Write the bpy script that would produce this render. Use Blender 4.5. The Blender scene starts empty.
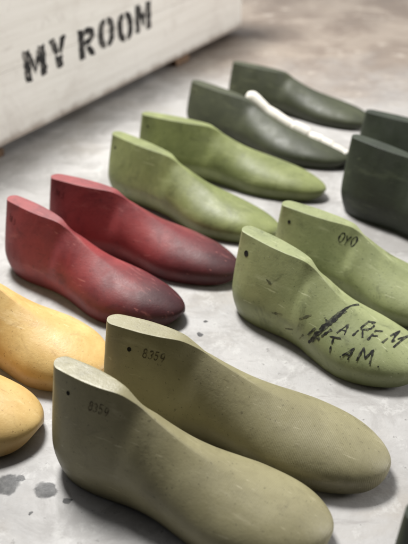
import bpy, bmesh, math, random
import numpy as np
from mathutils import Vector, Matrix, noise as mnoise
from mathutils.bvhtree import BVHTree

random.seed(7)
scene = bpy.context.scene
COL = scene.collection

# ------------------------------------------------------------------ camera
F, CX, CY = 786.0, 204.0, 272.0
PITCH = math.radians(31.5)
CAMH = 0.54
SP, CP = math.sin(PITCH), math.cos(PITCH)

def ray(px, py):
    X, Y = (px - CX) / F, (py - CY) / F
    return Vector((X, CP - Y * SP, -SP - Y * CP))

def ground(px, py, z=0.0):
    d = ray(px, py)
    t = (z - CAMH) / d.z
    return Vector((d.x * t, d.y * t, z))

cam = bpy.data.cameras.new("camera")
cam.lens = F / 544.0 * 36.0
cam.sensor_width = 36.0
cam.clip_start = 0.02
cam.clip_end = 100
camo = bpy.data.objects.new("camera", cam)
camo.location = (0, 0, CAMH)
camo.rotation_euler = (math.pi / 2 - PITCH, 0, 0)
COL.objects.link(camo)
scene.camera = camo
cam.dof.use_dof = True
cam.dof.focus_distance = 0.78
cam.dof.aperture_fstop = 5.6

scene.view_settings.view_transform = 'Standard'
scene.view_settings.look = 'None'
scene.view_settings.exposure = 0

# ------------------------------------------------------------------ node helpers
def srgb(r, g, b):
    def f(c):
        c /= 255.0
        return c / 12.92 if c <= 0.04045 else ((c + 0.055) / 1.055) ** 2.4
    return (f(r), f(g), f(b), 1.0)

class NT:
    def __init__(self, name):
        self.m = bpy.data.materials.new(name)
        self.m.use_nodes = True
        self.t = self.m.node_tree
        self.b = self.t.nodes["Principled BSDF"]
    def n(self, typ, **kw):
        nd = self.t.nodes.new(typ)
        for k, v in kw.items():
            setattr(nd, k, v)
        return nd
    def l(self, a, b):
        self.t.links.new(a, b)
    def val(self, sock, v):
        if hasattr(v, 'node'):
            self.l(v, sock)
        else:
            sock.default_value = v
    def noise(self, vec, scale, detail=5, rough=0.55, dist=0.0):
        nd = self.n('ShaderNodeTexNoise')
        self.l(vec, nd.inputs['Vector'])
        nd.inputs['Scale'].default_value = scale
        nd.inputs['Detail'].default_value = detail
        nd.inputs['Roughness'].default_value = rough
        nd.inputs['Distortion'].default_value = dist
        return nd.outputs['Fac']
    def rng(self, v, a, b, c=0.0, d=1.0, smooth=True):
        nd = self.n('ShaderNodeMapRange')
        if smooth: nd.interpolation_type = 'SMOOTHSTEP'
        self.val(nd.inputs['Value'], v)
        nd.inputs['From Min'].default_value = a
        nd.inputs['From Max'].default_value = b
        nd.inputs['To Min'].default_value = c
        nd.inputs['To Max'].default_value = d
        return nd.outputs['Result']
    def math(self, op, a, b=0.0):
        nd = self.n('ShaderNodeMath', operation=op)
        self.val(nd.inputs[0], a); self.val(nd.inputs[1], b)
        return nd.outputs[0]
    def mix(self, f, a, b, mode='MIX'):
        nd = self.n('ShaderNodeMix', data_type='RGBA', blend_type=mode)
        self.val(nd.inputs[0], f); self.val(nd.inputs[6], a); self.val(nd.inputs[7], b)
        return nd.outputs[2]
    def mapping(self, vec, scale=(1, 1, 1), loc=(0, 0, 0), rot=(0, 0, 0)):
        nd = self.n('ShaderNodeMapping')
        self.l(vec, nd.inputs['Vector'])
        nd.inputs['Scale'].default_value = scale
        nd.inputs['Location'].default_value = loc
        nd.inputs['Rotation'].default_value = rot
        return nd.outputs['Vector']
    def bump(self, h, strength=0.2, dist=0.001, normal=None):
        nd = self.n('ShaderNodeBump')
        self.val(nd.inputs['Strength'], strength)
        nd.inputs['Distance'].default_value = dist
        self.l(h, nd.inputs['Height'])
        if normal is not None: self.l(normal, nd.inputs['Normal'])
        return nd.outputs['Normal']

def last_material(name, c1, c2, scuff, grime, toe=None, rib=False, rough=(0.36, 0.54), scuff_amt=0.55, grime_amt=0.5):
    M = NT(name)
    tc = M.n('ShaderNodeTexCoord')
    oi = M.n('ShaderNodeObjectInfo')
    add = M.n('ShaderNodeVectorMath', operation='ADD')
    sc = M.math('MULTIPLY', oi.outputs['Random'], 7.0)
    cmb = M.n('ShaderNodeCombineXYZ')
    for i in range(3): M.l(sc, cmb.inputs[i])
    M.l(tc.outputs['Object'], add.inputs[0]); M.l(cmb.outputs[0], add.inputs[1])
    v = add.outputs[0]
    big = M.rng(M.noise(v, 16, 8, 0.68, 0.4), 0.34, 0.66)
    col = M.mix(big, c1, c2)
    sep = M.n('ShaderNodeSeparateXYZ')
    M.l(tc.outputs['Generated'], sep.inputs[0])
    if toe is not None:
        wob = M.math('MULTIPLY', M.math('SUBTRACT', M.noise(v, 25, 5, 0.6), 0.5), 0.35)
        tx = M.math('ADD', sep.outputs[0], wob)
        col = M.mix(M.rng(tx, 0.5, 1.02, 0, 0.9), col, toe)
    sv = M.mapping(v, (9, 70, 45), rot=(0, 0.25, 0))
    st = M.rng(M.noise(sv, 1.0, 7, 0.65), 0.56, 0.74, 0, scuff_amt)
    col = M.mix(st, col, scuff)
    sv2 = M.mapping(v, (25, 400, 260), rot=(0.2, 0.5, 0.2))
    st2 = M.rng(M.noise(sv2, 1.0, 3, 0.5), 0.67, 0.73, 0, scuff_amt)
    col = M.mix(st2, col, scuff)
    sv3 = M.mapping(v, (40, 420, 300), rot=(0.1, -0.5, 0.4), loc=(2, 5, 1))
    st3 = M.rng(M.noise(sv3, 1.0, 3, 0.5), 0.69, 0.75, 0, grime_amt)
    col = M.mix(st3, col, grime)
    g1 = M.rng(M.noise(v, 38, 9, 0.72, 0.8), 0.52, 0.74, 0, grime_amt)
    col = M.mix(g1, col, grime)
    sp = M.rng(M.noise(v, 330, 3, 0.6), 0.63, 0.71, 0, 0.6)
    col = M.mix(sp, col, grime)
    geo = M.n('ShaderNodeNewGeometry')
    edge = M.rng(geo.outputs['Pointiness'], 0.512, 0.55, 0, 0.75)
    edge = M.math('MULTIPLY', edge, M.rng(M.noise(v, 60, 5, .6), 0.35, 0.58))
    col = M.mix(edge, col, scuff)
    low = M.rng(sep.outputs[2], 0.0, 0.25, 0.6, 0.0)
    col = M.mix(low, col, grime)  # blends to the darker tone towards the bottom of the last
    M.l(col, M.b.inputs['Base Color'])
    r = M.rng(M.noise(v, 45, 6, 0.65), 0.3, 0.7, rough[0], rough[1])
    M.l(r, M.b.inputs['Roughness'])
    M.b.inputs['Specular IOR Level'].default_value = 0.45
    h = M.noise(v, 420, 4, 0.6)
    nrm = M.bump(h, 0.26, 0.0006)
    h2 = M.noise(v, 55, 5, 0.6)
    nrm = M.bump(h2, 0.22, 0.0016, nrm)
    if rib:
        w = M.n('ShaderNodeTexWave', wave_type='BANDS', bands_direction='X')
        M.l(M.mapping(tc.outputs['Object'], (1, 0.55, 0.75), rot=(0, 0, 0.2)), w.inputs['Vector'])
        w.inputs['Scale'].default_value = 215
        w.inputs['Distortion'].default_value = 1.0
        w.inputs['Detail'].default_value = 2
        nrm = M.bump(w.outputs['Fac'], M.rng(sep.outputs[0], .4, .8, .015, .17), 0.0005, nrm)
    M.l(nrm, M.b.inputs['Normal'])
    return M.m

MAT = {}
MAT['khaki'] = last_material('khaki_plastic', srgb(144, 138, 106), srgb(130, 124, 94), srgb(176, 169, 140), srgb(82, 76, 57), rib=True, grime_amt=.35)
MAT['red'] = last_material('red_plastic', srgb(146, 60, 60), srgb(118, 45, 48), srgb(182, 114, 108), srgb(62, 27, 30), toe=srgb(44, 22, 27), rough=(.42, .6))
MAT['mid'] = last_material('moss_green_plastic', srgb(134, 141, 90), srgb(111, 118, 73), srgb(162, 167, 122), srgb(66, 71, 43))
MAT['dark'] = last_material('dark_green_plastic', srgb(66, 70, 48), srgb(52, 56, 38), srgb(102, 105, 78), srgb(30, 33, 23), rough=(.46, .62))
MAT['bottle'] = last_material('bottle_green_plastic', srgb(49, 56, 42), srgb(38, 44, 33), srgb(80, 87, 67), srgb(23, 27, 20), rough=(.46, .62))
MAT['sage'] = last_material('sage_green_plastic', srgb(150, 156, 112), srgb(129, 136, 95), srgb(184, 188, 150), srgb(76, 81, 55), scuff_amt=.7, grime_amt=.65)
MAT['yellow'] = last_material('yellow_plastic', srgb(217, 186, 124), srgb(200, 163, 100), srgb(234, 210, 162), srgb(138, 102, 58), grime_amt=0.4)

def flat_mat(name, c, rough=0.6, var=None, scale=200, lo=.42, hi=.66):
    M = NT(name)
    tc = M.n('ShaderNodeTexCoord')
    if var is None: var = c
    f = M.rng(M.noise(tc.outputs['Object'], scale, 6, 0.65), lo, hi)
    M.l(M.mix(f, c, var), M.b.inputs['Base Color'])
    M.b.inputs['Roughness'].default_value = rough
    M.b.inputs['Specular IOR Level'].default_value = 0.25
    return M.m
MAT['hole'] = flat_mat('hole_shade', (0.012, 0.011, 0.009, 1), 0.9)
MAT['ink'] = flat_mat('black_marker_ink', (0.014, 0.014, 0.013, 1), 0.5, (0.15, 0.16, 0.095, 1), 190, .46, .70)
MAT['smear'] = flat_mat('smeared_ink', srgb(84, 86, 64), 0.6, srgb(128, 131, 95), 160)
MAT['faded_ink'] = flat_mat('faded_stamp_ink', srgb(78, 71, 54), 0.6, srgb(118, 110, 84), 300)
MAT['red_ink'] = flat_mat('worn_stamp_ink', srgb(70, 25, 28), 0.6, srgb(120, 48, 50), 300)

# ------------------------------------------------------------------ object helpers
def link(o, parent=None):
    COL.objects.link(o)
    if parent is not None: o.parent = parent
    return o

def mesh_obj(name, verts, faces, mat, parent=None, smooth=False):
    me = bpy.data.meshes.new(name)
    me.from_pydata([tuple(v) for v in verts], [], faces)
    me.materials.append(mat)
    me.update()
    if smooth:
        me.polygons.foreach_set('use_smooth', [True] * len(me.polygons))
    return link(bpy.data.objects.new(name, me), parent)

def empty(name, loc, rotz, label, cat, group=None):
    o = bpy.data.objects.new(name, None)
    o.empty_display_size = 0.03
    o.location = loc
    o.rotation_euler = (0, 0, rotz)
    o['label'] = label; o['category'] = cat
    if group: o['group'] = group
    return link(o)

# ------------------------------------------------------------------ shoe last
def curve(tab):
    xs = np.array([p[0] for p in tab], float); ys = np.array([p[1] for p in tab], float)
    d = np.diff(ys) / np.diff(xs)
    m = np.zeros_like(ys)
    m[0], m[-1] = d[0], d[-1]
    for i in range(1, len(xs) - 1):
        m[i] = 0 if d[i - 1] * d[i] <= 0 else 2 * d[i - 1] * d[i] / (d[i - 1] + d[i])
    def f(x):
        x = min(max(x, xs[0]), xs[-1])
        i = min(int(np.searchsorted(xs, x, side='right')) - 1, len(xs) - 2)
        h = xs[i + 1] - xs[i]; s = (x - xs[i]) / h
        return ((2*s**3 - 3*s*s + 1) * ys[i] + (s**3 - 2*s*s + s) * h * m[i]
                + (-2*s**3 + 3*s*s) * ys[i + 1] + (s**3 - s*s) * h * m[i + 1])
    return f

ZT = curve([(0, 1.0), (.1, .985), (.2, .965), (.28, .945), (.33, .89), (.38, .81), (.44, .725), (.52, .625), (.62, .53), (.72, .45), (.82, .385), (.9, .335), (1, .28)])
ZB = curve([(0, .02), (.08, .0), (.25, .005), (.42, .03), (.6, .0), (.74, .0), (.88, .02), (1, .05)])
WS = curve([(0, .60), (.1, .60), (.2, .63), (.35, .60), (.45, .64), (.55, .76), (.65, .90), (.72, .95), (1, .95)])
WM = curve([(0, .70), (.1, .70), (.2, .73), (.35, .71), (.45, .76), (.55, .85), (.65, .96), (.72, 1.0), (1, 1.0)])
ZM = curve([(0, .30), (.3, .32), (.5, .33), (.7, .34), (1, .45)])
WT = curve([(0, .17), (.06, .20), (.14, .215), (.21, .19), (.28, .12), (.335, .05), (.37, .02), (1, .012)])
AX = curve([(0, 1.5), (.33, 1.9), (.45, 1.85), (.6, 1.5), (.75, 1.12), (1, .9)])

def last_mesh(L, H, W, side, ps=1.0, toe_a=.66, toe_p=2.15):
    hw = W / 2.0
    N = 120
    rings = []
    for i in range(N + 1):
        t = 0.5 * (1 - math.cos(math.pi * i / N))
        tw = t / ps if t < .3 * ps else .3 + (t - .3 * ps) * .7 / (1 - .3 * ps)
        heel = lambda r: math.sqrt(max(0, 1 - (1 - t / r) ** 2)) if t < r else 1.0
        def toe(a, p):
            return max(0.0, 1 - ((t - a) / (1 - a)) ** p) ** 0.5 if t > a else 1.0
        zb, zt = ZB(t) * H, ZT(tw) * H
        ztip = (ZB(1) + .12) * H
        zt = ztip + (zt - ztip) * toe(.82, 2.6)
        zb = ztip + (zb - ztip) * toe(.92, 2.4)
        kw = toe(toe_a, toe_p)
        ws = WS(t) * hw * heel(.15) * kw
        wm = WM(t) * hw * heel(.15) * kw
        wt = WT(tw) * hw * heel(.035) * (kw if t > .45 else 1)
        zm = zb + (zt - zb) * ZM(t)
        q = min(1, max(0, (.38 - tw) / .08)); q = q * q * (3 - 2 * q)
        a = AX(tw)
        pts = []
        lip = 0.0012 * min(1, kw * 2)
        for k in range(6):
            pts.append((ws * k / 6.0, zb))
        pts.append((ws * 0.985, zb + 0.0002))
        pts.append((ws, zb + lip))
        for k in range(1, 6):
            s = k / 6.0
            pts.append((ws + (wm - ws) * (1 - (1 - s) ** 2), zb + lip + (zm - zb - lip) * s))
        def up(s):
            ph = s * math.pi / 2
            yA = wm - (wm - wt) * s ** 1.25; zA = zm + (zt - zm) * s
            yB = wt + (wm - wt) * max(0, math.cos(ph)) ** a; zB = zm + (zt - zm) * math.sin(ph)
            return (yA * q + yB * (1 - q), zA * q + zB * (1 - q))
        se = .965 + .026 * q
        for k in range(21):
            pts.append(up(se * k / 20.0))
        ti = .82 + .13 * q
        P0, P1, P2 = up(se), (wt, zt), (wt * ti, zt)
        for k in range(1, 6):
            s = k / 5.0
            pts.append(tuple((1-s)**2 * P0[j] + 2*s*(1-s) * P1[j] + s*s * P2[j] for j in (0, 1)))
        for k in range(1, 5):
            pts.append((wt * ti * (1 - k / 4.0), zt))
        cy = side * L * (.15 * max(0, t - .38) ** 2 - .057 * t)
        ring = []
        seq = [(-y, z) for (y, z) in pts[::-1]][:-1] + pts
        fall = max(0, 1 - t / .32) ** 2
        for (y, z) in seq:
            zf = z / H
            g = 0.022 * max(0, zf - .3) ** 1.3 / .63 + 0.03 * max(0, .25 - zf) ** 1.5 / .125
            ring.append((t * L + L * g * fall, y + cy, z))
        rings.append(ring)
    n = len(rings[0])
    bm = bmesh.new()
    vs = [[bm.verts.new(p) for p in r] for r in rings]
    for i in range(N):
        for j in range(n):
            k = (j + 1) % n
            try: bm.faces.new((vs[i][j], vs[i + 1][j], vs[i + 1][k], vs[i][k]))
            except ValueError: pass
    bmesh.ops.remove_doubles(bm, verts=bm.verts, dist=2e-5)
    bmesh.ops.dissolve_degenerate(bm, edges=bm.edges, dist=1e-6)
    bmesh.ops.recalc_face_normals(bm, faces=bm.faces)
    me = bpy.data.meshes.new('last_body')
    bm.to_mesh(me)
    bvh = BVHTree.FromBMesh(bm)
    bm.free()
    me.polygons.foreach_set('use_smooth', [True] * len(me.polygons))
    me.set_sharp_from_angle(angle=math.radians(40))
    return me, bvh

# pen strokes for characters, unit box, x right, z up
def arc(cx, cz, rx, rz, a0, a1, n=12):
    return [(cx + rx * math.cos(math.radians(a0 + (a1 - a0) * i / n)), cz + rz * math.sin(math.radians(a0 + (a1 - a0) * i / n))) for i in range(n + 1)]
GL = {
 'O': [arc(.35, .5, .32, .48, 90, 450, 18)],
 'Y': [[(.0, 1), (.33, .5), (.3, 0)], [(.68, 1.02), (.33, .5)]],
 'F': [[(.08, 0), (.12, 1)], [(.1, .97), (.68, 1.02)], [(.1, .52), (.55, .56)]],
 'A': [[(.0, 0), (.36, 1), (.72, -.02)], [(.14, .36), (.6, .38)]],
 'M': [[(.0, 0), (.1, 1), (.42, .3), (.76, 1), (.86, 0)]],
 'T': [[(.36, 0), (.34, 1)], [(.0, .97), (.74, 1.03)]],
 'R': [[(.08, 0), (.1, 1)], [(.1, .98)] + arc(.3, .75, .3, .24, 80, -90, 10) + [(.1, .5)], [(.25, .5), (.68, 0)]],
 '3': [arc(.28, .75, .28, .25, 150, -80, 12) + arc(.28, .26, .32, .26, 80, -150, 12)],
 '5': [[(.6, 1), (.12, 1), (.08, .55)] + arc(.3, .32, .3, .3, 110, -150, 12)],
 '8': [arc(.33, .75, .24, .24, -90, 270, 14), arc(.33, .26, .3, .26, 90, 450, 14)],
 '9': [arc(.33, .7, .28, .28, 0, 360, 16) + [(.58, .4), (.45, 0)]],
 '.': [[(.05, .0), (.1, .06)]], '-': [[(.05, .5), (.55, .52)]],
}

def strokes_mesh(name, strokes, width, bvh, mat, parent, frm=-1, off=0.00025, seed=0, k=0.0, dry=9.0):
    rnd = random.Random(seed)
    V, Fc = [], []
    dr = Vector((0, -frm, -k)).normalized()
    def hit(x, z):
        r = bvh.ray_cast(Vector((x, frm * 0.3, z + .3 * k)), dr)
        if r[0] is None: return None
        return r[0] + r[1] * off if r[1].dot(dr) < 0 else r[0] - r[1] * off
    for si, st in enumerate(strokes):
        pts = []
        for a, b in zip(st[:-1], st[1:]):
            d = math.hypot(b[0] - a[0], b[1] - a[1])
            n = max(1, int(d / 0.0006))
            for i in range(n): pts.append((a[0] + (b[0] - a[0]) * i / n, a[1] + (b[1] - a[1]) * i / n))
        pts.append(st[-1])
        prev = None
        ph = rnd.random() * 20
        for i, p in enumerate(pts):
            q0, q1 = pts[max(0, i - 1)], pts[min(len(pts) - 1, i + 1)]
            dx, dz = q1[0] - q0[0], q1[1] - q0[1]
            l = math.hypot(dx, dz) or 1
            nx, nz = -dz / l, dx / l
            nv = mnoise.noise(Vector((i * 0.16 + ph, ph, 0)))
            if nv < -dry: prev = None; continue
            w = width * 0.5 * (0.9 + 1.0 * nv)
            A, B = hit(p[0] + nx * w, p[1] + nz * w), hit(p[0] - nx * w, p[1] - nz * w)
            if A is None or B is None or (A - B).length > width * 4: prev = None; continue
            V.extend([A, B]); c = (len(V) - 2, len(V) - 1)
            if prev: Fc.append((prev[0], c[0], c[1], prev[1]))
            prev = c
        off += 0.00003          # each later stroke lies a hair over the earlier ones
    if Fc: return mesh_obj(name, V, Fc, mat, parent)

def text_strokes(s, x0, z0, size, rot=0.0, asp=0.8, gap=0.28, seed=1, jit=.06):
    rnd = random.Random(seed)
    out = []; cx = 0.0
    c, sn = math.cos(rot), math.sin(rot)
    for ch in s:
        if ch == ' ': cx += 0.4; continue
        j = rnd.uniform(-jit, jit); sh = rnd.uniform(-jit, jit) * 2 + .06; sz = 1 + rnd.uniform(-jit, jit) * 2
        for st in GL[ch]:
            o = []
            for (x, z) in st:
                x += rnd.uniform(-jit, jit) * .4; z += rnd.uniform(-jit, jit) * .4
                X, Z = (cx + x * sz + sh * z) * size * asp, (z * sz + j) * size
                o.append((x0 + X * c - Z * sn, z0 + X * sn + Z * c))
            out.append(o)
        cx += max(x for st in GL[ch] for x, z in st) + gap
    return out

def pin_hole(bvh, x, z, r, parent, frm=-1):  # flat dark disc, the shade inside a hole is put into its colour
    h = bvh.ray_cast(Vector((x, frm * 0.3, z)), Vector((0, -frm, 0)))
    if h[0] is None: return
    V, Fc = [], []
    def P(xx, zz, off):
        q = bvh.ray_cast(Vector((xx, frm * .3, zz)), Vector((0, -frm, 0)))
        if q[0] is None: return h[0]
        nrm = q[1] if q[1].y * frm > 0 else -q[1]
        return q[0] + nrm * off
    n = 24
    V.append(P(x, z, 0.0002))
    for rr, off in ((r * .8, 0.0002), (r, 0.0003)):
        for i in range(n):
            a = 2 * math.pi * i / n
            V.append(P(x + rr * math.cos(a), z + rr * math.sin(a), off))
    for i in range(n):
        k = (i + 1) % n
        Fc.append((0, 1 + i, 1 + k)); Fc.append((1 + i, 1 + n + i, 1 + n + k, 1 + k))
    mesh_obj('pin_hole', V, Fc, MAT['hole'], parent, True)

def make_last(heel, toe, H, W, side, mat, label, group, hole=(.035, .80, .0032), ps=1.0, ta=.66, tp=2.3):
    a, b = ground(*heel), ground(*toe)
    d = b - a
    L = d.length
    ang = math.atan2(d.y, d.x)
    root = empty('shoe_last', (a.x, a.y, 0.0005), ang, label, 'shoe last', group)
    me, bvh = last_mesh(L, H, W, side, ps, ta, tp)
    me.materials.append(MAT[mat])
    link(bpy.data.objects.new('last_body', me), root)
    if hole:
        pin_hole(bvh, hole[0], hole[1] * H, hole[2], root)
    return root, bvh, L, H

G = 'shoe lasts laid out in pairs on the concrete floor'
# khaki pair
k1 = make_last((62, 451), (330, 550), .112, .099, +1, 'khaki', 'khaki shoe last nearest the camera, at the bottom of the photo', G, (.029, .85, .0018), ta=.69, tp=2.3)
strokes_mesh('stamped_number', text_strokes('8359', .051, .0885, .0075, -.12, .72, .3, 3), .0009, k1[1], MAT['faded_ink'], k1[0])
k2 = make_last((109, 402), (388, 481), .108, .098, -1, 'khaki', 'khaki shoe last lying just behind the nearest khaki one', G, (.036, .82, .0021), ta=.69, tp=2.3)
strokes_mesh('stamped_number', text_strokes('8359', .050, .0845, .0080, -.14, .75, .3, 4), .0010, k2[1], MAT['faded_ink'], k2[0])
# yellow pair
y1 = make_last((-72, 328), (107, 382), .107, .102, -1, 'yellow', 'yellow shoe last in front of the red pair, the farther of two yellow ones', G, ps=1.15)
y2 = make_last((-152, 380), (40, 441), .107, .102, +1, 'yellow', 'yellow shoe last cut by the left edge, only its rounded toe showing', G, ps=1.15)
# red pair
r1 = make_last((15, 259), (182, 324), .095, .097, +1, 'red', 'red shoe last with dark toe beside the yellow one, the nearer red one', G, None, ps=1.2, ta=.60, tp=2.1)
strokes_mesh('stamped_number', text_strokes('38 5', .018, .074, .007, -.2, .8, .3, 5), .0008, r1[1], MAT['red_ink'], r1[0])
r2 = make_last((55, 236), (239, 282), .095, .097, -1, 'red', 'red shoe last with dark toe, the farther red one next to moss green', G, None, ps=1.2, ta=.60, tp=2.1)
strokes_mesh('stamped_number', text_strokes('38 5', .018, .076, .007, -.2, .8, .3, 6), .0008, r2[1], MAT['red_ink'], r2[0])
# moss green pair
m1 = make_last((114, 184), (278, 242), .09, .098, +1, 'mid', 'moss green shoe last behind the red pair, nearer of the moss green two', G, (.024, .82, .0020), ps=1.35, ta=.60, tp=2.1)
m2 = make_last((141, 163), (325, 199), .09, .098, -1, 'mid', 'moss green shoe last in front of the dark olive pair, farther of two', G, (.024, .82, .0018), ps=1.3, ta=.60, tp=2.1)
# dark olive pair
d1 = make_last((190, 121), (347, 168), .081, .098, +1, 'dark', 'dark olive shoe last with torn white paper along its top', G, (.024, .82, .002), ps=1.35)
d2 = make_last((230, 99), (371, 129), .078, .094, -1, 'dark', 'dark olive shoe last farthest back, beyond the torn white paper', G, None, ps=1.3)
# sage pair with writing
w1 = make_last((238, 298), (424, 382), .102, .103, +1, 'sage', 'sage green shoe last with black handwriting scrawled over its side', G, (.025, .80, .0034), ps=1.35)
KK = .55
S = text_strokes('A R F M', .164, .024, .0150, .08, .82, .08, 18, .16) + text_strokes('T A M .', .160, -.003, .0165, .10, .9, .10, 29, .16)
strokes_mesh('handwriting', S, .0018, w1[1], MAT['ink'], w1[0], seed=4, k=KK, dry=.42)
SL = [[(.136, -.006), (.144, .016), (.154, .044), (.164, .070), (.174, .096)], [(.139, -.002), (.148, .022), (.158, .050)], [(.141, .000), (.150, .022), (.156, .038)],
      [(.134, .006), (.140, .018)], [(.147, .006), (.157, .024)], [(.144, .034), (.151, .028), (.157, .044)]]
strokes_mesh('ink_slash', SL, .0027, w1[1], MAT['ink'], w1[0], seed=9, k=KK, dry=.44)
for i, sm in enumerate(([(.080, .034), (.094, .038)], [(.062, .066), (.070, .063)], [(.100, .022), (.112, .028)], [(.118, .044), (.130, .052)], [(.122, .020), (.128, .030)])):
    strokes_mesh('ink_smear', [sm], .0022, w1[1], MAT['smear'], w1[0], off=.0002, seed=11 + i)
w2 = make_last((276, 262), (455, 326), .091, .1, -1, 'sage', 'sage green shoe last behind the scrawled one, short mark near its top', G, (.025, .82, .0022), ps=1.4)
strokes_mesh('handwriting', text_strokes('OYO', .092, .068, .0105, -.14, .85, .22, 10), .0013, w2[1], MAT['ink'], w2[0])
# bottle green pair
b1 = make_last((342, 203), (520, 262), .112, .098, +1, 'bottle', 'bottle green shoe last at the right edge, nearer of that pair', G, None, ps=1.4)
b2 = make_last((357, 160), (540, 206), .09, .098, -1, 'bottle', 'bottle green shoe last at the right edge, only its heel top showing', G, None, ps=1.4)
# corner
c1 = make_last((382, 602), (640, 700), .107, .098, -1, 'bottle', 'dark shoe last heel just entering the bottom right corner', G, None)

# ------------------------------------------------------------------ torn paper standing along the far flank of the dark olive last
root, bvh, L, H = d1
rp = random.Random(33)
keys = [(0.0, .5)]
while keys[-1][0] < 1:
    keys.append((keys[-1][0] + rp.uniform(.02, .12), rp.uniform(.45, 1.0)))
    if rp.random() < .45: keys.append((keys[-1][0] + .004, keys[-1][1] * rp.uniform(.4, .7)))
def ragged(u):
    for (a, b) in zip(keys[:-1], keys[1:]):
        if a[0] <= u <= b[0]: return a[1] + (b[1] - a[1]) * (u - a[0]) / max(1e-6, b[0] - a[0])
    return .7
ridge = []
nu = 240
for i in range(nu + 1):
    x = L * (0.375 + 0.60 * i / nu)
    cyc = L * (.15 * max(0, x / L - .38) ** 2 - .057 * x / L)
    zr = bvh.ray_cast(Vector((x, cyc, .3)), Vector((0, 0, -1)))[0]
    ridge.append((x, cyc, zr.z if zr else .02))
V, Fc = [], []
for i, (x, cyc, _) in enumerate(ridge):
    u = i / nu
    win = ridge[max(0, i - 8):i + 9]
    zr = sum(r[2] for r in win) / len(win)
    hgt = .001 + ragged(u) * (.0150 - .007 * u) * min(1, .7 + u * 6, .2 + (1 - u) * 6)
    y = cyc + .005
    lean = .012
    V += [Vector((x, y - .001, zr - .005)), Vector((x, y + lean * .5, zr + hgt * .5)), Vector((x, y + lean, zr + hgt))]
for i in range(nu):
    for j in range(2):
        a = i * 3 + j
        Fc.append((a, a + 3, a + 4, a + 1))
paper_mat = flat_mat('paper_white', srgb(236, 232, 222), 0.85, srgb(216, 210, 198), 90)
mw = Matrix.Translation(root.location) @ Matrix.Rotation(root.rotation_euler.z, 4, 'Z')
pc = mw @ V[len(V) // 2]
paper = mesh_obj('torn_paper', [mw @ v - pc for v in V], Fc, paper_mat, None, True)
paper.location = pc
sol = paper.modifiers.new('thickness', 'SOLIDIFY'); sol.thickness = 0.0003
paper['label'] = 'torn strip of white paper lying along the dark olive shoe last'
paper['category'] = 'paper'

# ------------------------------------------------------------------ crate
A, B = ground(-60, 186), ground(241, 32)
d = (B - A); LEN = d.length; cang = math.atan2(d.y, d.x)
crate = empty('wooden_crate', A, cang, 'white painted wooden crate with black stencilled words on its side', 'crate')
def crate_mat():
    M = NT('white_painted_wood')
    tc = M.n('ShaderNodeTexCoord'); v = tc.outputs['Object']
    grain = M.noise(M.mapping(v, (3, 40, 60)), 1.0, 8, 0.65, 0.6)
    col = M.mix(M.rng(grain, .35, .7), srgb(252, 249, 243), srgb(241, 237, 230))
    g = M.rng(M.noise(v, 9, 8, .68, .5), .50, .74, 0, .5)
    col = M.mix(g, col, srgb(218, 211, 203))
    g2 = M.rng(M.noise(v, 28, 9, .72, .5), .56, .72, 0, .45)
    col = M.mix(g2, col, srgb(200, 192, 184))
    ch = M.rng(M.noise(M.mapping(v, (12, 60, 60)), 1.0, 8, .7), .64, .71, 0, .75)
    col = M.mix(ch, col, srgb(150, 130, 112))
    sep = M.n('ShaderNodeSeparateXYZ'); M.l(v, sep.inputs[0])
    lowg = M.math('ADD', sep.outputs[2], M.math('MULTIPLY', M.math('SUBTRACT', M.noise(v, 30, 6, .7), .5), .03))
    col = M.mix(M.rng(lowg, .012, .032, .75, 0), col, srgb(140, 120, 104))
    M.l(col, M.b.inputs['Base Color'])
    M.b.inputs['Roughness'].default_value = 0.5
    M.l(M.bump(grain, .35, .002), M.b.inputs['Normal'])
    return M.m
MAT['crate'] = crate_mat()
MAT['raw_wood'] = flat_mat('raw_wood', srgb(128, 104, 84), 0.8, srgb(92, 74, 60), 60)
def board(name, x0, x1, y0, y1, z0, z1, mat, parent, bev=.003):
    bm = bmesh.new()
    bmesh.ops.create_cube(bm, size=1)
    for v in bm.verts:
        v.co = Vector((x0 + (v.co.x + .5) * (x1 - x0), y0 + (v.co.y + .5) * (y1 - y0), z0 + (v.co.z + .5) * (z1 - z0)))
    bmesh.ops.bevel(bm, geom=bm.edges[:], offset=bev, segments=2, affect='EDGES', profile=.6)
    me = bpy.data.meshes.new(name); bm.to_mesh(me); bm.free()
    me.materials.append(mat)
    return link(bpy.data.objects.new(name, me), parent)
T = .018
zs = [.014, .136, .258, .38]
for k in range(3):
    board('side_board', 0, LEN, 0, T, zs[k] , zs[k + 1] - .0006, MAT['crate'], crate, .0012)
    board('end_board', LEN - T, LEN - .002, T + .0005, .30, zs[k], zs[k + 1] - .0006, MAT['crate'], crate)
    board('back_board', 0, LEN, .3005, .3005 + T, zs[k], zs[k + 1] - .0006, MAT['crate'], crate)
    board('end_board', .002, T, T + .0005, .30, zs[k], zs[k + 1] - .0006, MAT['crate'], crate)
board('bottom_board', T + .001, LEN - T - .001, T + .001, .299, .016, .03, MAT['raw_wood'], crate)
for fx in (LEN * .08, LEN * .68):
    board('skid', fx, fx + .06, -.008, .31, .0, .0138, MAT['raw_wood'], crate)

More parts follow.
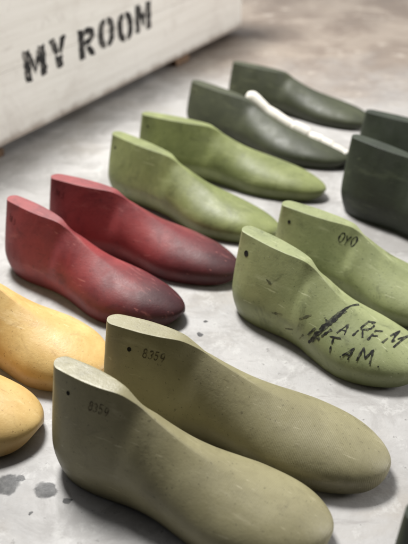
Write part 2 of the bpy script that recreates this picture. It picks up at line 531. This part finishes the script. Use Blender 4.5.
def on_face(px, py):
    dr = ray(px, py); n = Vector((math.sin(cang), -math.cos(cang), 0)); o = Vector((0, 0, CAMH))
    t = (A - o).dot(n) / dr.dot(n)
    p = o + dr * t - A
    return p.x * math.cos(cang) + p.y * math.sin(cang), p.z
tl, tr = on_face(26, 83), on_face(151, 29)
th = on_face(26, 51)
height = th[1] - tl[1]
xs0, xs1 = tl[0], tr[0]
def halfO(x0, x1, sgn, g=.05):
    cx = (x0 + x1) / 2; rx = (x1 - x0) / 2; w = .27
    out, inn = [], []
    for i in range(15):
        a = math.pi / 2 - math.pi * i / 14
        out.append((cx + sgn * (g + (rx - g) * abs(math.cos(a)) ** .7), .5 + .5 * math.copysign(abs(math.sin(a)) ** .8, math.sin(a))))
        inn.append((cx + sgn * (g + max(.02, rx - g - w) * abs(math.cos(a)) ** .7), .5 + .28 * math.copysign(abs(math.sin(a)) ** .8, math.sin(a))))
    return [[out[i], out[i + 1], inn[i + 1], inn[i]] for i in range(14)]
LET = {
 'M': [[(0, 0), (.26, 0), (.26, 1), (0, 1)], [(.64, 0), (.90, 0), (.90, 1), (.64, 1)], [(.28, 1), (.28, .56), (.44, .10), (.44, .56)], [(.46, .56), (.46, .10), (.62, .56), (.62, 1)]],
 'Y': [[(.26, 0), (.56, 0), (.56, .42), (.26, .42)], [(0, 1), (.28, 1), (.41, .64), (.41, .46), (.26, .46)], [(.54, 1), (.83, 1), (.56, .46), (.44, .46), (.44, .64)]],
 'R': [[(0, 0), (.27, 0), (.27, 1), (0, 1)], [(.29, 1), (.58, 1), (.71, .93), (.48, .78), (.29, .80)], [(.71, .93), (.77, .85), (.77, .62), (.50, .66), (.50, .75), (.48, .78)], [(.77, .62), (.68, .52), (.52, .42), (.29, .42), (.29, .62), (.46, .62), (.50, .66)], [(.30, .39), (.54, .39), (.80, 0), (.52, 0)]],
 'O': halfO(0, .84, -1) + halfO(0, .84, 1),
}
layout = [('M', 0, 0), ('Y', 1.04, .03), ('R', 2.34, -.04), ('O', 3.28, .03), ('O', 4.30, -.03), ('M', 5.26, .05)]
tot = 5.26 + .90
M = NT('stencil_paint')
tcv = M.n('ShaderNodeTexCoord').outputs['Object']
f = M.rng(M.noise(tcv, 36, 10, .78), .50, .68, 0, .92)
M.l(M.mix(f, srgb(24, 22, 22), srgb(188, 183, 177)), M.b.inputs['Base Color'])
M.b.inputs['Roughness'].default_value = .7
MAT['stencil'] = M.m
for ch, x, dz in layout:
    V, Fc = [], []
    rnd = random.Random(int(x * 100) + 3)
    lean = rnd.uniform(-.05, .05)
    for poly in LET[ch]:
        st = len(V)
        for (p, qn) in zip(poly, poly[1:] + poly[:1]):
            nseg = max(1, int(math.hypot(qn[0] - p[0], qn[1] - p[1]) / .07))
            for s in range(nseg):
                lx = p[0] + (qn[0] - p[0]) * s / nseg; lz = p[1] + (qn[1] - p[1]) * s / nseg
                X = xs0 + (x + lx + lean * lz) / tot * (xs1 - xs0)
                zbase = tl[1] + (tr[1] - tl[1]) * (X - xs0) / (xs1 - xs0)
                a = .0018 if ch != 'O' else .0008
                V.append((X + rnd.uniform(-a, a), -.0006, zbase + (lz + dz) * height * (1 + .06 * x / 5) + rnd.uniform(-a, a)))
        Fc.append(tuple(range(st, len(V))))
    mesh_obj('stencil_letter', V, Fc, MAT['stencil'], crate)

# ------------------------------------------------------------------ floor
def floor_mat():
    M = NT('worn_concrete')
    tc = M.n('ShaderNodeTexCoord'); v = tc.outputs['Object']
    a = M.rng(M.noise(v, 4.0, 8, .62, .6), .36, .64)
    col = M.mix(a, srgb(160, 158, 156), srgb(181, 179, 177))
    b = M.rng(M.noise(v, 13, 10, .7, .7), .45, .61, 0, .65)
    col = M.mix(b, col, srgb(146, 143, 140))
    wb = M.rng(M.noise(M.mapping(v, (1, 1, 1), loc=(4, 2, 0)), 5, 8, .68, .5), .52, .7, 0, .6)
    col = M.mix(wb, col, srgb(158, 151, 142))
    c = M.rng(M.noise(v, 30, 10, .75, .3), .52, .64, 0, .45)
    col = M.mix(c, col, srgb(198, 197, 194))
    s = M.rng(M.noise(M.mapping(v, (8, 50, 1), rot=(0, 0, .6)), 1, 10, .72), .57, .70, 0, .5)
    col = M.mix(s, col, srgb(130, 126, 123))
    s2 = M.rng(M.noise(M.mapping(v, (14, 240, 1), rot=(0, 0, -.5)), 1, 4, .6), .68, .74, 0, .45)
    col = M.mix(s2, col, srgb(208, 207, 204))
    s3 = M.rng(M.noise(M.mapping(v, (20, 300, 1), rot=(0, 0, .9), loc=(3, 1, 0)), 1, 4, .6), .69, .75, 0, .5)
    col = M.mix(s3, col, srgb(112, 108, 104))
    sp = M.rng(M.noise(v, 120, 6, .7), .61, .69, 0, .6)
    col = M.mix(sp, col, srgb(100, 97, 94))
    sep = M.n('ShaderNodeSeparateXYZ'); M.l(v, sep.inputs[0])
    k = M.math('ADD', sep.outputs[1], M.math('MULTIPLY', sep.outputs[0], .35))
    k = M.math('ADD', k, M.math('MULTIPLY', M.math('SUBTRACT', M.noise(v, 3.5, 8, .68), .5), .9))
    far = M.rng(k, 1.45, 2.0, 0, .95)
    br = M.mix(M.rng(M.noise(v, 6, 9, .68, .5), .38, .64), srgb(116, 103, 92), srgb(146, 134, 122))
    br = M.mix(M.rng(M.noise(v, 14, 8, .7), .56, .66, 0, .6), br, srgb(176, 168, 158))
    col = M.mix(far, col, br)
    wv = M.n('ShaderNodeVectorMath', operation='ADD')
    nz = M.n('ShaderNodeTexNoise'); M.l(v, nz.inputs['Vector']); nz.inputs['Scale'].default_value = 70; nz.inputs['Detail'].default_value = 6
    off = M.n('ShaderNodeVectorMath', operation='MULTIPLY_ADD')
    M.l(nz.outputs['Color'], off.inputs[0]); off.inputs[1].default_value = (.016, .016, 0); off.inputs[2].default_value = (-.008, -.008, 0)
    M.l(v, wv.inputs[0]); M.l(off.outputs[0], wv.inputs[1])
    for (px, py, r) in ((46, 489, .0115), (7, 485, .0125), (20, 478, .005), (66, 500, .004), (30, 512, .003), (200, 334, .004), (205, 322, .003)):
        g = ground(px, py)
        dn = M.n('ShaderNodeVectorMath', operation='DISTANCE')
        M.l(wv.outputs[0], dn.inputs[0]); dn.inputs[1].default_value = g
        f = M.rng(dn.outputs['Value'], r * .85, r * 1.1, .97, 0)
        f = M.math('MULTIPLY', f, M.rng(M.noise(v, 90, 4, .6), .3, .6, .8, 1))
        col = M.mix(f, col, srgb(40, 40, 40))
    M.l(col, M.b.inputs['Base Color'])
    M.l(M.rng(M.noise(v, 14, 6, .6), .3, .7, .38, .62), M.b.inputs['Roughness'])
    M.b.inputs['Specular IOR Level'].default_value = .4
    nrm = M.bump(M.noise(v, 120, 8, .7), .4, .0014)
    nrm = M.bump(M.noise(v, 16, 6, .65), .35, .003, nrm)
    M.l(nrm, M.b.inputs['Normal'])
    return M.m
fl = mesh_obj('floor', [(-4, -2, 0), (4, -2, 0), (4, 7, 0), (-4, 7, 0)], [(0, 1, 2, 3)], floor_mat())
fl['kind'] = 'structure'; fl['label'] = 'worn pale grey concrete floor with dark spots'; fl['category'] = 'floor'

# ------------------------------------------------------------------ light
w = bpy.data.worlds.new("World"); scene.world = w; w.use_nodes = True
wt = w.node_tree
bg = wt.nodes['Background']
tcw = wt.nodes.new('ShaderNodeTexCoord'); sw = wt.nodes.new('ShaderNodeSeparateXYZ')
wt.links.new(tcw.outputs['Generated'], sw.inputs[0])
def wrng(sock, a, b, c, d):
    mr = wt.nodes.new('ShaderNodeMapRange')
    wt.links.new(sock, mr.inputs['Value'])
    for n_, v_ in zip(('From Min', 'From Max', 'To Min', 'To Max'), (a, b, c, d)): mr.inputs[n_].default_value = v_
    return mr.outputs['Result']
mu = wt.nodes.new('ShaderNodeMath'); mu.operation = 'MULTIPLY'
wt.links.new(wrng(sw.outputs[2], 0.0, 0.5, 0.015, 0.42), mu.inputs[0])
wt.links.new(wrng(sw.outputs[1], -0.2, 0.8, 0.06, 1.9), mu.inputs[1])   # world made brighter ahead of the camera, added for sheen on tops and floor
wt.links.new(mu.outputs[0], bg.inputs[1])
bg.inputs[0].default_value = (0.96, 0.97, 1.0, 1)
def area(name, loc, tgt, sx, sy, power, color):
    l = bpy.data.lights.new(name, 'AREA'); l.shape = 'RECTANGLE'; l.size = sx; l.size_y = sy; l.energy = power; l.color = color
    o = bpy.data.objects.new(name, l); o.location = loc
    o.rotation_euler = (Vector(tgt) - Vector(loc)).to_track_quat('-Z', 'Y').to_euler()
    return link(o)
area('window_light', (-0.55, 2.0, 2.3), (0.0, 0.95, 0), 0.7, 0.6, 130, (1.0, 0.985, 0.955))
area('crate_fill_light', (2.5, 0.9, 0.95), (-0.1, 1.5, 0.2), 1.0, 0.8, 44, (1.0, 0.97, 0.93))  # added fill lamp that brightens the crate face, not a seen source
